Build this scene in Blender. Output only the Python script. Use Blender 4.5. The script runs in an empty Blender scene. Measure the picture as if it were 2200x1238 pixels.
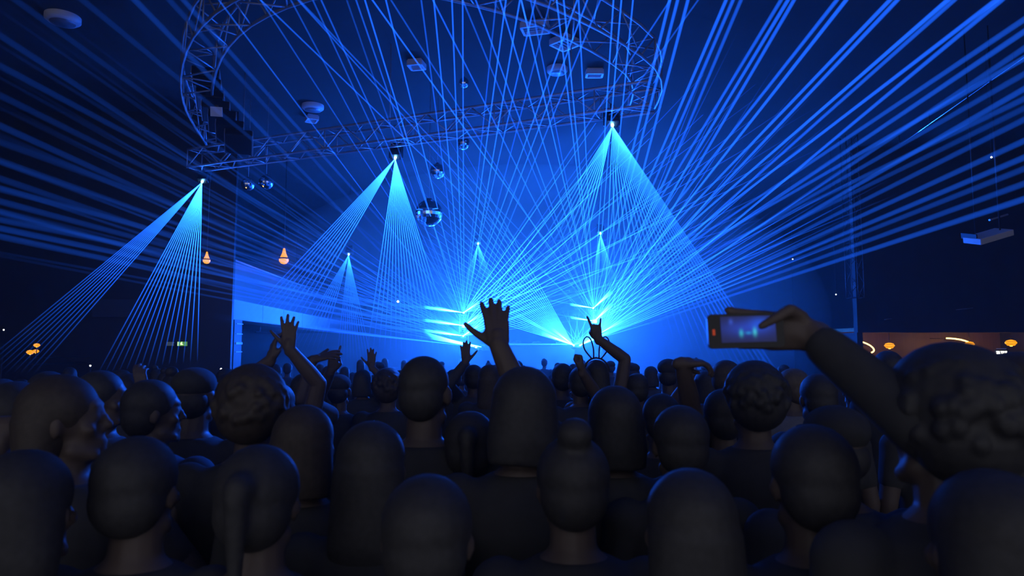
import bpy, bmesh, math, random
from mathutils import Vector, Matrix, Quaternion

# ------------------------------------------------------------------ camera, world, lights, exposure
SC = bpy.context.scene
COL = SC.collection
R = math.radians
F = 1467.0                      # focal length in pixels of the 2200 px wide frame
HZ = 745.0                      # horizon row
CAMZ = 1.85
PITCH = math.atan((HZ - 619.0) / F)
cd = bpy.data.cameras.new('camera'); cam = bpy.data.objects.new('camera', cd); COL.objects.link(cam)
cd.sensor_width = 36.0; cd.lens = 36.0 * F / 2200.0
cd.clip_start = 0.05; cd.clip_end = 200
cam.location = (0, 0, CAMZ); cam.rotation_euler = (R(90) + PITCH, 0, 0)
SC.camera = cam
cd.dof.use_dof = True; cd.dof.focus_distance = 9.0; cd.dof.aperture_fstop = 4.0
SC.view_settings.view_transform = 'Standard'; SC.view_settings.look = 'None'
SC.view_settings.exposure = 0.0; SC.view_settings.gamma = 1.0
SC.cycles.transparent_max_bounces = 96; SC.cycles.adaptive_threshold = 0.03
SC.cycles.max_bounces = 4; SC.cycles.diffuse_bounces = 2; SC.cycles.glossy_bounces = 2
SC.cycles.volume_bounces = 0; SC.cycles.use_denoising = True
SC.cycles.caustics_reflective = False; SC.cycles.caustics_refractive = False

W = bpy.data.worlds.new('ambient_fill'); SC.world = W; W.use_nodes = True  # even grey fill added to lift the blacks, entering by the open rear
W.node_tree.nodes['Background'].inputs[0].default_value = (0.85, 0.86, 1.0, 1)
W.node_tree.nodes['Background'].inputs[1].default_value = 0.33

def at(x, y, Y):
    """the point seen at pixel (x, y) of the photograph at depth Y in front of the camera"""
    d = Vector(((x - 1100) / F, 1.0, -(y - 619) / F))
    d = Matrix.Rotation(PITCH, 3, 'X') @ d
    k = Y / d.y
    return Vector((d.x * k, Y, CAMZ + d.z * k))

def lamp(name, kind, loc, power, color, size=0.1, aim=None, cone=None, blend=0.5):
    l = bpy.data.lights.new(name, kind); l.energy = power; l.color = color
    if kind in ('POINT', 'SPOT'): l.shadow_soft_size = size
    if kind == 'AREA': l.size = size
    if cone: l.spot_size = R(cone); l.spot_blend = blend
    o = bpy.data.objects.new(name, l); COL.objects.link(o); o.location = loc
    if aim is not None: o.rotation_euler = (Vector(aim) - Vector(loc)).to_track_quat('-Z', 'Y').to_euler()
    return o

BLUE = (0.010, 0.115, 1.0)
STAGE_Y = 24.0
PA = at(997, 700, STAGE_Y - 1.5); PB = at(1280, 690, STAGE_Y - 1.5); PC = at(1240, 735, STAGE_Y - 1.8)
LK = 2.5
lamp('stage_light', 'POINT', PA, 900 * LK, BLUE, 0.15)
lamp('stage_light', 'POINT', PB, 1100 * LK, BLUE, 0.15)
lamp('stage_light', 'POINT', PC + Vector((0, 0, .1)), 350 * LK, BLUE, 0.15)
lamp('added_crowd_spot', 'SPOT', at(1316, 271, 9.9), 3500, BLUE, 0.05, aim=(-1.9, 2.9, 1.5), cone=17, blend=.7)  # spot added to put blue light on the left crowd's faces
lamp('added_crowd_spot', 'SPOT', at(849, 341, 11.8), 1500, BLUE, 0.05, aim=(1.8, 4.0, 1.5), cone=17, blend=.7)  # added spot, brightens the crowd on the right
# ------------------------------------------------------------------ materials
def mat(name, color, rough=0.6, metal=0.0, emit=None, strength=0.0, noise=None, spec=0.5, bump=None):
    m = bpy.data.materials.new(name); m.use_nodes = True
    nt = m.node_tree; b = nt.nodes['Principled BSDF']
    b.inputs['Base Color'].default_value = (*color, 1); b.inputs['Roughness'].default_value = rough
    b.inputs['Metallic'].default_value = metal; b.inputs['Specular IOR Level'].default_value = spec
    if emit: b.inputs['Emission Color'].default_value = (*emit, 1); b.inputs['Emission Strength'].default_value = strength
    m.cycles.emission_sampling = 'NONE'
    if noise:
        sc_, amt = noise
        n = nt.nodes.new('ShaderNodeTexNoise'); n.inputs['Scale'].default_value = sc_; n.inputs['Detail'].default_value = 4
        tc = nt.nodes.new('ShaderNodeTexCoord'); nt.links.new(tc.outputs['Object'], n.inputs['Vector'])
        mx = nt.nodes.new('ShaderNodeMix'); mx.data_type = 'RGBA'
        mx.inputs[6].default_value = (*[c * (1 - amt) for c in color], 1); mx.inputs[7].default_value = (*[min(1, c * (1 + amt)) for c in color], 1)
        nt.links.new(n.outputs['Fac'], mx.inputs[0]); nt.links.new(mx.outputs[2], b.inputs['Base Color'])
        if bump:
            bp = nt.nodes.new('ShaderNodeBump'); bp.inputs['Strength'].default_value = bump; bp.inputs['Distance'].default_value = 0.01
            nt.links.new(n.outputs['Fac'], bp.inputs['Height']); nt.links.new(bp.outputs[0], b.inputs['Normal'])
    return m

def beam_mat(name, k0=31.0, z0=3.0, zl=8.3, power=1.5, color=(0.010, 0.125, 1.0)):
    """haze glow of a laser beam put in as surface emission: adds to what lies behind, fades with distance from the laser"""
    m = bpy.data.materials.new(name); m.use_nodes = True; nt = m.node_tree; nt.nodes.clear()
    N = nt.nodes.new; L = nt.links.new
    out = N('ShaderNodeOutputMaterial'); add = N('ShaderNodeAddShader'); tr = N('ShaderNodeBsdfTransparent'); em = N('ShaderNodeEmission')
    L(tr.outputs[0], add.inputs[0]); L(em.outputs[0], add.inputs[1]); L(add.outputs[0], out.inputs[0])
    tc = N('ShaderNodeTexCoord'); sp = N('ShaderNodeSeparateXYZ'); L(tc.outputs['Object'], sp.inputs[0])
    dv = N('ShaderNodeMath'); dv.operation = 'DIVIDE'; L(sp.outputs['Z'], dv.inputs[0]); dv.inputs[1].default_value = z0
    a1 = N('ShaderNodeMath'); a1.operation = 'ADD'; L(dv.outputs[0], a1.inputs[0]); a1.inputs[1].default_value = 1.0
    inv = N('ShaderNodeMath'); inv.operation = 'DIVIDE'; inv.inputs[0].default_value = k0; L(a1.outputs[0], inv.inputs[1])
    oi = N('ShaderNodeObjectInfo'); mu = N('ShaderNodeMath'); mu.operation = 'MULTIPLY'; L(inv.outputs[0], mu.inputs[0]); L(oi.outputs['Alpha'], mu.inputs[1])
    ex = N('ShaderNodeMath'); ex.operation = 'DIVIDE'; L(sp.outputs['Z'], ex.inputs[0]); ex.inputs[1].default_value = -zl
    e2 = N('ShaderNodeMath'); e2.operation = 'EXPONENT'; L(ex.outputs[0], e2.inputs[0])
    m4 = N('ShaderNodeMath'); m4.operation = 'MULTIPLY'; L(mu.outputs[0], m4.inputs[0]); L(e2.outputs[0], m4.inputs[1]); mu = m4
    # fade-out put into the emission towards the beam's end: object colour red holds that length
    sc = N('ShaderNodeSeparateColor'); L(oi.outputs['Color'], sc.inputs[0])
    q = N('ShaderNodeMath'); q.operation = 'DIVIDE'; L(sp.outputs['Z'], q.inputs[0]); L(sc.outputs[0], q.inputs[1])
    om = N('ShaderNodeMath'); om.operation = 'SUBTRACT'; om.use_clamp = True; om.inputs[0].default_value = 1.0; L(q.outputs[0], om.inputs[1])
    pf = N('ShaderNodeMath'); pf.operation = 'POWER'; L(om.outputs[0], pf.inputs[0]); pf.inputs[1].default_value = 1.3
    m3 = N('ShaderNodeMath'); m3.operation = 'MULTIPLY'; L(mu.outputs[0], m3.inputs[0]); L(pf.outputs[0], m3.inputs[1]); mu = m3
    last = mu
    if power:
        g = N('ShaderNodeNewGeometry'); dt = N('ShaderNodeVectorMath'); dt.operation = 'DOT_PRODUCT'
        L(g.outputs['Normal'], dt.inputs[0]); L(g.outputs['Incoming'], dt.inputs[1])
        ab = N('ShaderNodeMath'); ab.operation = 'ABSOLUTE'; L(dt.outputs['Value'], ab.inputs[0])
        pw = N('ShaderNodeMath'); pw.operation = 'POWER'; L(ab.outputs[0], pw.inputs[0]); pw.inputs[1].default_value = power
        m2 = N('ShaderNodeMath'); m2.operation = 'MULTIPLY'; L(mu.outputs[0], m2.inputs[0]); L(pw.outputs[0], m2.inputs[1]); last = m2
    L(last.outputs[0], em.inputs[1]); em.inputs[0].default_value = (*color, 1)
    m.cycles.emission_sampling = 'NONE'
    return m

M = {}
M['beam'] = beam_mat('beam_glow_emission')  # glow in haze is emission on the tube surface, not scattered lamp light
M['sheet'] = beam_mat('sheet_glow_emission', k0=4.0, z0=2.5, zl=30, power=0)

# ------------------------------------------------------------------ helpers
def link(name, me, m, parent=None, loc=None):
    o = bpy.data.objects.new(name, me); COL.objects.link(o)
    if m is not None:
        me.materials.clear(); me.materials.append(m)
    if loc is not None: o.location = loc
    if parent is not None: o.parent = parent
    return o

def empty(name, loc, rz=0):
    o = bpy.data.objects.new(name, None); COL.objects.link(o); o.location = loc; o.rotation_euler = (0, 0, rz); o.empty_display_size = .1
    return o

def tag(o, label=None, cat=None, group=None, kind=None):
    if label: o['label'] = label
    if cat: o['category'] = cat
    if group: o['group'] = group
    if kind: o['kind'] = kind
    return o

def mesh_of(bm, name, smooth=False):
    me = bpy.data.meshes.new(name); bm.normal_update(); bm.to_mesh(me); bm.free()
    if smooth: me.polygons.foreach_set('use_smooth', [True] * len(me.polygons))
    return me

def frame_z(d):
    d = Vector(d).normalized(); a = Vector((0, 0, 1)) if abs(d.z) < .95 else Vector((1, 0, 0))
    x = a.cross(d).normalized(); y = d.cross(x)
    return x, y, d

def add_box(bm, c, s, rz=0, rx=0, ry=0):
    mx = Matrix.Translation(c) @ Matrix.Rotation(rz, 4, 'Z') @ Matrix.Rotation(ry, 4, 'Y') @ Matrix.Rotation(rx, 4, 'X') @ Matrix.Diagonal((s[0], s[1], s[2], 1))
    return bmesh.ops.create_cube(bm, size=1.0, matrix=mx)['verts']

def add_tube(bm, pts, r, n=8, closed=False, caps=True):
    pts = [Vector(p) for p in pts]; rings = []
    rs = r if isinstance(r, (list, tuple)) else [r] * len(pts)
    px = None
    for i, p in enumerate(pts):
        if closed: d = pts[(i + 1) % len(pts)] - pts[i - 1]
        else: d = pts[min(i + 1, len(pts) - 1)] - pts[max(i - 1, 0)]
        d.normalize()
        if px is None: x, y, _ = frame_z(d)
        else:
            x = (px - d * px.dot(d))
            x = x.normalized() if x.length > 1e-5 else frame_z(d)[0]
            y = d.cross(x)
        px = x
        rings.append([bm.verts.new(p + (x * math.cos(2 * math.pi * k / n) + y * math.sin(2 * math.pi * k / n)) * rs[i]) for k in range(n)])
    m = len(rings)
    for i in range(m if closed else m - 1):
        a, b = rings[i], rings[(i + 1) % m]
        for k in range(n): bm.faces.new((a[k], a[(k + 1) % n], b[(k + 1) % n], b[k]))
    if caps and not closed:
        bm.faces.new(list(reversed(rings[0]))); bm.faces.new(rings[-1])

def add_lathe(bm, prof, c=(0, 0, 0), n=24, axis='Z'):
    """prof: list of (radius, z); closed with fans where the radius is zero"""
    c = Vector(c); rings = []
    for r, z in prof:
        if r < 1e-6: rings.append([bm.verts.new(c + Vector((0, 0, z)))])
        else: rings.append([bm.verts.new(c + Vector((r * math.cos(2 * math.pi * k / n), r * math.sin(2 * math.pi * k / n), z))) for k in range(n)])
    for a, b in zip(rings, rings[1:]):
        for k in range(n):
            k2 = (k + 1) % n
            if len(a) == 1 and len(b) == 1: continue
            if len(a) == 1: bm.faces.new((a[0], b[k], b[k2]))
            elif len(b) == 1: bm.faces.new((a[k], b[0], a[k2]))
            else: bm.faces.new((a[k], b[k], b[k2], a[k2]))

def box_obj(name, c, s, m, parent=None, bevel=0, rz=0, rx=0):
    bm = bmesh.new(); add_box(bm, (0, 0, 0), s)
    if bevel: bmesh.ops.bevel(bm, geom=bm.edges[:], offset=bevel, segments=2, profile=.5, affect='EDGES')
    o = link(name, mesh_of(bm, name), m, parent, c); o.rotation_euler = (rx, 0, rz)
    return o

def tube_obj(name, pts, r, m, parent=None, n=8, closed=False):
    bm = bmesh.new(); add_tube(bm, pts, r, n, closed)
    return link(name, mesh_of(bm, name, True), m, parent)

# ------------------------------------------------------------------ lasers and beams
def aim_matrix(src, dst):
    d = dst - src; x, y, z = frame_z(d)
    return Matrix(((x.x, y.x, z.x, src.x), (x.y, y.y, z.y, src.y), (x.z, y.z, z.z, src.z), (0, 0, 0, 1))), d.length

BEAMS = [0]; SEG = 20
def beam(parent, src, dst, r0, r1, gain, fade=False):
    """a straight laser beam from the world point src to dst as a child of its laser"""
    mx, L = aim_matrix(src, dst)
    bm = bmesh.new(); n = 6
    rings = []
    z1 = min(.6, L * .3)
    for z, r in [(0, r0 * .4)] + [(z1 + (L - z1) * k / SEG, r0 + (r1 - r0) * k / SEG) for k in range(SEG + 1)]:
        rings.append([bm.verts.new((r * math.cos(2 * math.pi * k / n), r * math.sin(2 * math.pi * k / n), z)) for k in range(n)])
    for a, b in zip(rings, rings[1:]):
        for k in range(n): bm.faces.new((a[k], a[(k + 1) % n], b[(k + 1) % n], b[k]))
    o = link('laser_beam', mesh_of(bm, 'laser_beam', True), M['beam'])
    o.parent = parent; o.matrix_parent_inverse = Matrix.Identity(4)
    o.matrix_basis = parent.matrix_basis.inverted() @ mx
    o.color = (L * 1.02 if fade else 1000.0, 1, 1, gain); BEAMS[0] += 1
    return o

def sheet(parent, src, d1, d2, gain, thick=.01):
    """a thin fan of scanned laser light between two directions"""
    mx, L = aim_matrix(src, (d1 + d2) / 2); inv = mx.inverted()
    bm = bmesh.new(); pts = []
    K = 8
    nrm = (inv.to_3x3() @ ((d1 - src).cross(d2 - src))).normalized() * thick
    s = Vector((0, 0, 0))
    arc = [inv @ (d1.lerp(d2, k / K)) for k in range(K + 1)]
    top = [bm.verts.new(p + nrm) for p in arc]; bot = [bm.verts.new(p - nrm) for p in arc]
    a = bm.verts.new(s)
    for k in range(K):
        bm.faces.new((a, top[k], top[k + 1])); bm.faces.new((a, bot[k + 1], bot[k])); bm.faces.new((top[k], bot[k], bot[k + 1], top[k + 1]))
    bm.faces.new((a, bot[0], top[0])); bm.faces.new((a, top[K], bot[K]))
    o = link('laser_sheet', mesh_of(bm, 'laser_sheet'), M['sheet'])
    o.parent = parent; o.matrix_basis = parent.matrix_basis.inverted() @ mx; o.color = (L, 1, 1, gain)
    return o
# ------------------------------------------------------------------ laser projectors with their beams
M['case'] = mat('black_painted_metal', (.03, .03, .035), .45, .3)
M['steel'] = mat('aluminium_truss', (.42, .43, .46), .4, .5)
M['glass'] = mat('laser_window', (.2, .5, 1), .1, 0, (.25, .75, 1.0), 60.0)

def laser_head(pos, label, group, aim, hanging=False, scale=1.0):
    """housing, window and bracket of a laser; the Empty stands where the light leaves"""
    t = empty('laser_projector', pos); tag(t, label, 'laser light', group)
    d = (Vector(aim) - Vector(pos)).normalized(); x, y, z = frame_z(d)
    rot = Matrix(((x.x, y.x, z.x), (x.y, y.y, z.y), (x.z, y.z, z.z))).to_4x4()
    bm = bmesh.new(); add_box(bm, (0, 0, -.19), (.2, .15, .3)); bmesh.ops.bevel(bm, geom=bm.edges[:], offset=.012, segments=2, profile=.5, affect='EDGES')
    for k in range(5): add_box(bm, (0, .079, -.09 - .045 * k), (.17, .012, .012))
    o = link('housing', mesh_of(bm, 'housing'), M['case'], t); o.matrix_basis = rot
    bm = bmesh.new(); add_lathe(bm, [(0, -.036), (.02, -.036), (.02, -.006), (.014, -.002), (0, -.002)], n=16)
    o = link('window', mesh_of(bm, 'window', True), M['glass'], t); o.matrix_basis = rot
    o['label'] = 'glowing window'
    bm = bmesh.new(); s = -1 if not hanging else 1
    add_box(bm, (-.12, 0, -.02 * s), (.012, .05, .22)); add_box(bm, (.12, 0, -.02 * s), (.012, .05, .22)); add_box(bm, (0, 0, .09 * s), (.25, .05, .012))
    if hanging: add_tube(bm, [(0, 0, .09), (0, 0, .22 if pos.y < 15 else 7.2 - pos.z)], .02 if pos.y < 15 else .006)
    o = link('bracket', mesh_of(bm, 'bracket'), M['case'], t); o.matrix_basis = Matrix.Translation(-d * .19)
    return t

random.seed(4)
SA = [at(996, 672, 22.5), at(997, 700, 22.5), at(995, 722, 22.5)]
SB = [at(1275, 662, 22.5), at(1277, 690, 22.5), at(1290, 716, 22.5)]
SCC = [at(1232, 742, 22.2), at(1247, 742, 22.2)]
SE = [at(1022, 746, 22.6), at(1036, 746, 22.8)]
lA = [laser_head(p, f'laser light on the left mast of the stage, {w} of its three', 'lasers on the left mast', (-3, 0, 5)) for p, w in zip(SA, ('topmost', 'middle', 'lowest'))]
lB = [laser_head(p, f'laser light on the right mast of the stage, {w} of its three', 'lasers on the right mast', (4, 0, 6)) for p, w in zip(SB, ('topmost', 'middle', 'lowest'))]
lC = [laser_head(SCC[0], 'laser light low at mid stage, fanning up to the left', 'lasers low on the stage', (-6, 4, 6)),
      laser_head(SCC[1], 'laser light low at mid stage, fanning up to the right', 'lasers low on the stage', (6, 4, 6))]
lE = [laser_head(SE[0], 'stage laser right of the left mast, sending a low white sheet left', 'lasers by the left mast foot', (-9, 10, 4)),
      laser_head(SE[1], 'outermost stage laser right of the left mast, blade of light pointing left', 'lasers by the left mast foot', (-9, 10, 3.6))]

GAIN = 1.0
def shoot(lz, src, px, py, Y, g, r0=.010, r1=.013, fade=False):
    dst = at(px, py, Y); d = dst - src
    if not (fade or Y > 8):                       # runs on to the ceiling, a side wall or the rear of the hall
        ks = [(lim - s_) / c for s_, c, lim in ((src.z, d.z, 7.19), (src.x, d.x, math.copysign(13.9, d.x)), (src.y, d.y, -4.5)) if abs(c) > 1e-6 and (lim - s_) / c > 0]
        k = max(1.0, min(ks)); dst = src + d * k; r1 = r0 + (r1 - r0) * k
    beam(lz, src, dst, r0, r1, g * GAIN, fade or Y > 8)

# left mast: beams that leave through the top of the frame, (x at the top edge, which laser, brightness)
for x, i, g in ((932, 0, 1), (971, 0, 1), (994, 1, .9), (1066, 0, .5), (1087, 0, 1.1), (1117, 1, 1.1), (1150, 0, .8), (1183, 2, .45), (1240, 0, 1.0), (1262, 1, .9), (1290, 2, .6),
                (1440, 0, .5), (1500, 1, .35), (905, 1, .5), (829, 0, .9), (784, 1, .9), (765, 0, .5), (745, 2, .4), (690, 0, .8), (672, 1, .6), (625, 1, .5), (560, 0, .5), (470, 1, .6)):
    shoot(lA[i], SA[i], x, 0, 7.2, g * (1.6 if x > 760 else .9))
# left mast: shallow beams to the right, ending on the right wall far behind the light
for k in range(22):
    a = R(14 + 2.0 * k + random.uniform(-.5, .5)); i = k % 3
    L_ = 900 if k > 6 else 520 + 60 * k
    shoot(lA[i], SA[i], 996 + L_ * math.cos(a), 700 - L_ * math.sin(a), 12 + (k % 4), 1.35 - .02 * k)
# left mast: the wide soft beams passing over the camera's left
for k, (x, y, Y, g) in enumerate(((425, 0, 5.5, .7), (395, 0, 5.0, .45), (320, 0, 4.6, .7), (205, 0, 4.4, .35), (60, 0, 4.2, .25), (0, 60, 4.0, .25), (0, 130, 4.0, .3), (0, 195, 4.0, .25), (0, 262, 4.0, .35),
                                  (0, 300, 4.0, .25), (0, 342, 4.1, .35), (0, 380, 4.2, .3), (0, 405, 4.3, .4), (0, 432, 4.4, .4), (0, 455, 4.5, .45), (0, 474, 4.6, .45), (0, 492, 4.7, .5), (0, 510, 4.8, .4))):
    i = k % 3
    xs = 996 + (x - 996) * 1.0
    shoot(lA[i], SA[i], xs - 40, y - 10, Y, g * (.4 if x > 0 else .5), .012, .028)
# dense low fans to the left from the mast and from the foot lasers
for k in range(30):
    t = k / 29
    a = R(10.2 + 27 * t ** 1.1); i = (k % 2)
    S_ = (SA[2], SE[0], SA[1])[k % 3]; lz = (lA[2], lE[0], lA[1])[k % 3]
    ox, oy = ((995, 722), (1022, 746), (997, 700))[k % 3]
    L_ = 1330
    shoot(lz, S_, ox - L_ * math.cos(a), oy - L_ * math.sin(a), 5.5, .62 - .22 * t, .011, .02, True)
for k in range(16):
    a = R(8 + 2.6 * k)
    shoot(lA[2], SA[2], 995 + 420 * math.cos(a) * (1 if k > 3 else .8), 722 - 420 * math.sin(a) * (1 if k > 3 else .8), 16, .7)
# right mast: beams up and to the left
for x, y, i, g in ((800, 0, 0, .8), (840, 0, 1, .35), (930, 0, 1, .6), (994, 0, 2, .4), (1022, 0, 1, .7), (1074, 0, 0, .9), (1120, 0, 0, 1.1), (1140, 0, 1, .5), (1196, 0, 0, 1.1), (1211, 0, 1, 1.1), (1243, 0, 0, 1.0),
                   (700, 60, 0, .35), (560, 0, 1, .4), (640, 0, 2, .35), (1318, 0, 0, 1.2), (1335, 0, 1, 1.2), (1360, 0, 2, 1.0)):
    shoot(lB[i], SB[i], x, y, 7.2, g * 1.7)
# right mast: up and to the right in pairs and threes
for x, i, g in ((1439, 0, 1.2), (1456, 1, 1.1), (1478, 2, 1.1), (1560, 0, 1.2), (1575, 1, .9), (1592, 2, .7), (1678, 0, .9), (1693, 1, 1.1), (1706, 2, 1.0), (1798, 0, 1.0), (1818, 1, 1.2), (1912, 0, 1.2), (1928, 1, 1.1), (2036, 0, 1.3), (2050, 1, .8), (2140, 0, 1.1), (2152, 2, .9)):
    shoot(lB[i], SB[i], x, 0, 6.6 - (x - 1400) * .0028, g * 1.45, .011, .022)
for k, (y, g) in enumerate(((30, .8), (56, .9), (92, .6), (116, .8), (150, .5), (182, .7), (206, .5), (226, .35), (250, .5), (283, .55), (320, .6), (345, .4), (378, .5), (412, .7))):
    i = k % 3
    shoot(lB[i] if k < 9 else lC[1], SB[i] if k < 9 else SCC[1], 2230, y - 8 + (14 if k >= 9 else 0), 4.6, g * .85, .012, .028)
# dense fan right from the low laser
for k in range(26):
    a = R(21.5 + 1.35 * k)
    L_ = 640 if k < 10 else 520
    shoot(lC[1], SCC[1], 1247 + L_ * math.cos(a), 742 - L_ * math.sin(a), 12, 1.5 - .03 * k)
for k in range(16):
    a = R(24 + 2.9 * k); i = k % 2
    shoot(lB[i + 1], SB[i + 1], 1283 + 700 * math.cos(a), 704 - 700 * math.sin(a), 11, 1.3)
# dense fan left from the low laser
for k in range(24):
    a = R(163 - 1.9 * k)
    L_ = 300 + 12 * k
    shoot(lC[0], SCC[0], 1232 + L_ * math.cos(a), 742 - L_ * math.sin(a), 17, 1.7 - .05 * k)
for k in range(14):
    a = R(150 - 8 * k); shoot(lC[k % 2], SCC[k % 2], 1240 + 110 * math.cos(a), 740 - 90 * math.sin(a), 20.5, .5)
for k in range(7):
    a = R(40 - 4 * k); shoot(lC[0], SCC[0], 1232 + 230 * math.cos(a), 742 - 230 * math.sin(a), 18, .8)

# ---- lasers hung from the truss, fans pointing down into the crowd
def hung(px, py, Y, label, fans, g=.6):
    s = at(px, py, Y); t = laser_head(s, label, 'lasers hung from the trusses', s + Vector((0, -.6, -1)), True)
    for (x0, y0, x1, y1, Y0, Y1, n, gg) in fans:
        for k in range(n):
            u = k / max(1, n - 1)
            beam(t, s, at(x0 + (x1 - x0) * u, y0 + (y1 - y0) * u, Y0 + (Y1 - Y0) * u), .009, .011, g * gg * (.6 + .4 * u) * 1.0, True)
    return t, s
hungs = []
hungs.append(hung(434, 392, 13.6, 'leftmost laser light hung from the long truss, fanning down over the left crowd',
     [(-60, 800, 75, 800, 9, 9.5, 10, .45), (212, 800, 424, 775, 10, 11.5, 15, 1.1)]))
hungs.append(hung(849, 341, 12.0, 'laser light hung from the middle of the long truss above the crowd',
     [(520, 690, 640, 700, 9.5, 9.8, 10, .6), (790, 745, 985, 780, 11, 9, 17, .8)]))
hungs.append(hung(1316, 271, 10.2, 'rightmost laser light hung from the long truss, fanning down both sides',
     [(1140, 560, 1240, 600, 8.6, 8.8, 9, .8), (1300, 640, 1740, 905, 9, 5.2, 22, .6)]))
hungs.append(hung(749, 548, 21.5, 'small far laser light at the rear truss on the left above the balcony front',
     [(620, 760, 690, 760, 17, 17, 7, .7), (722, 785, 800, 785, 17, 17, 11, .8)]))
hungs.append(hung(1027, 525, 21.5, 'small far laser light at the rear truss above the left mast',
     [(985, 640, 1010, 640, 19, 19, 6, 1.1), (1035, 640, 1075, 640, 19, 19, 8, 1.1)]))
hungs.append(hung(1290, 503, 20.5, 'small far laser light at the rear truss above the right mast',
     [(1262, 640, 1280, 640, 18, 18, 6, 1.2), (1298, 640, 1335, 640, 18, 18, 8, 1.1)]))

# ---- scanned sheets, their glow put in as emission: the bright blades at the masts and the faint curtains between the beams
def blade(lz, s, pa, pb, g, th=.02):
    sheet(lz, s, at(*pa), at(*pb), g, th)
for i, (s, y) in enumerate(zip(SA, (672, 700, 722))):
    blade(lA[i], s, (905, y - 15, 17), (910, y - 10, 17), 60)
    blade(lA[i], s, (930, y - 14, 18), (935, y - 5, 18), 30)
    blade(lA[i], s, (520, y - 66, 9), (540, y - 46, 9), .8)
    blade(lA[i], s, (1030, y - 27, 20), (1034, y - 22, 20), 40)
for i, (s, y) in enumerate(zip(SB[:2], (662, 690))):
    blade(lB[i], s, (1222, y - 10, 19), (1225, y - 6, 19), 60)
    blade(lB[i], s, (960, y - 60, 12), (975, y - 50, 12), .7)
    blade(lB[i], s, (1312, y - 40, 20), (1318, y - 32, 20), 40)
blade(lE[0], SE[0], (905, 712, 18), (925, 728, 18), 60); blade(lE[1], SE[1], (935, 722, 18), (940, 730, 18), 70)
blade(lE[1], SE[1], (460, 682, 9), (460, 690, 9), 2.2); blade(lE[0], SE[0], (430, 672, 9), (440, 680, 9), 1.6)
blade(lC[0], SCC[0], (1165, 712, 19), (1162, 719, 19), 70); blade(lC[0], SCC[0], (1180, 706, 19), (1186, 703, 19), 40)
blade(lC[1], SCC[1], (1310, 710, 19), (1312, 715, 19), 60); blade(lC[1], SCC[1], (1295, 712, 19), (1299, 709, 19), 40)
blade(lC[0], SCC[0], (1090, 672, 17), (1096, 662, 17), 6)
blade(lB[2], SB[2], (1335, 686, 19), (1340, 691, 19), 30)
# ------------------------------------------------------------------ the hall
M['floor'] = mat('dark_concrete_floor', (.03, .03, .035), .5, noise=(1.5, .4))
M['wall'] = mat('black_painted_plaster', (.022, .022, .024), .8, noise=(2, .3))
M['ceil'] = mat('black_painted_ceiling', (.03, .03, .033), .9, noise=(1, .3))
M['fascia'] = mat('pale_balcony_board', (.42, .45, .5), .55, noise=(3, .08))
M['panel'] = mat('grey_balustrade', (.12, .13, .16), .4)
M['recess'] = mat('dark_grey_wall', (.035, .035, .04), .7)
M['drape'] = mat('black_stage_drape', (.03, .03, .04), .9)
M['white'] = mat('white_plastic', (.7, .7, .72), .45)
M['greymetal'] = mat('grey_metal', (.3, .31, .34), .4, .5)
M['mirror'] = mat('mirror_tiles', (.8, .82, .85), .12, 1.0)
M['amber'] = mat('amber_glass', (.3, .14, .02), .4, 0, (1, .36, .0), 1.3)
M['amber_hot'] = mat('lamp_bulb', (1, .8, .4), .3, 0, (1, .5, .12), 4)
M['neon'] = mat('warm_neon_tube', (1, .8, .5), .3, 0, (1, .58, .16), 5)
M['dot'] = mat('white_indicator', (1, 1, 1), .3, 0, (1, .95, .8), 6)
M['exit_green'] = mat('green_sign_panel', (.1, .5, .1), .5, 0, (.16, .42, .05), .5)
M['exit_white'] = mat('sign_pictogram', (.8, .9, .8), .5, 0, (.8, 1, .4), 1.2)
M['sign_dim'] = mat('dim_side_of_sign', (.3, .33, .2), .5, 0, (.3, .36, .1), .08)  # faint glow put into the side panel's emission
M['letters'] = mat('white_letters', (1, 1, 1), .5, 0, (1, .97, .85), 1.6)
M['signbox'] = mat('sign_box', (.03, .03, .03), .5)
# wood with vertical planks
wm = mat('warm_wood_cladding', (.20, .085, .035), .5); M['wood'] = wm; nt = wm.node_tree; b_ = nt.nodes['Principled BSDF']
tc = nt.nodes.new('ShaderNodeTexCoord'); mp = nt.nodes.new('ShaderNodeMapping'); mp.inputs['Scale'].default_value = (1, 1, .08)
nz = nt.nodes.new('ShaderNodeTexNoise'); nz.inputs['Scale'].default_value = 14; nz.inputs['Detail'].default_value = 5
cr = nt.nodes.new('ShaderNodeValToRGB'); cr.color_ramp.elements[0].color = (.12, .065, .025, 1); cr.color_ramp.elements[1].color = (.25, .14, .05, 1)
nt.links.new(tc.outputs['Object'], mp.inputs[0]); nt.links.new(mp.outputs[0], nz.inputs['Vector']); nt.links.new(nz.outputs['Fac'], cr.inputs[0]); nt.links.new(cr.outputs[0], b_.inputs['Base Color'])

def struct(name, c, s, m, rz=0):
    o = box_obj(name, c, s, m, rz=rz); o['kind'] = 'structure'; return o
CZ = 7.2
struct('floor', (0, 15, -.1), (30, 40, .2), M['floor'])
struct('ceiling', (0, 15, CZ + .1), (30, 40, .2), M['ceil'])
struct('wall_left', (-14.1, 5.2, CZ / 2), (.2, 20.4, CZ), M['wall'])
struct('wall_left_end', (-10.12, 15.25, CZ / 2), (7.76, .1, CZ), M['case'])
struct('wall_back', (0, 34.1, CZ / 2), (30, .2, CZ), M['drape'])
struct('wall_right', (14.1, 15, CZ / 2), (.2, 38, CZ), M['wall'])

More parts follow.
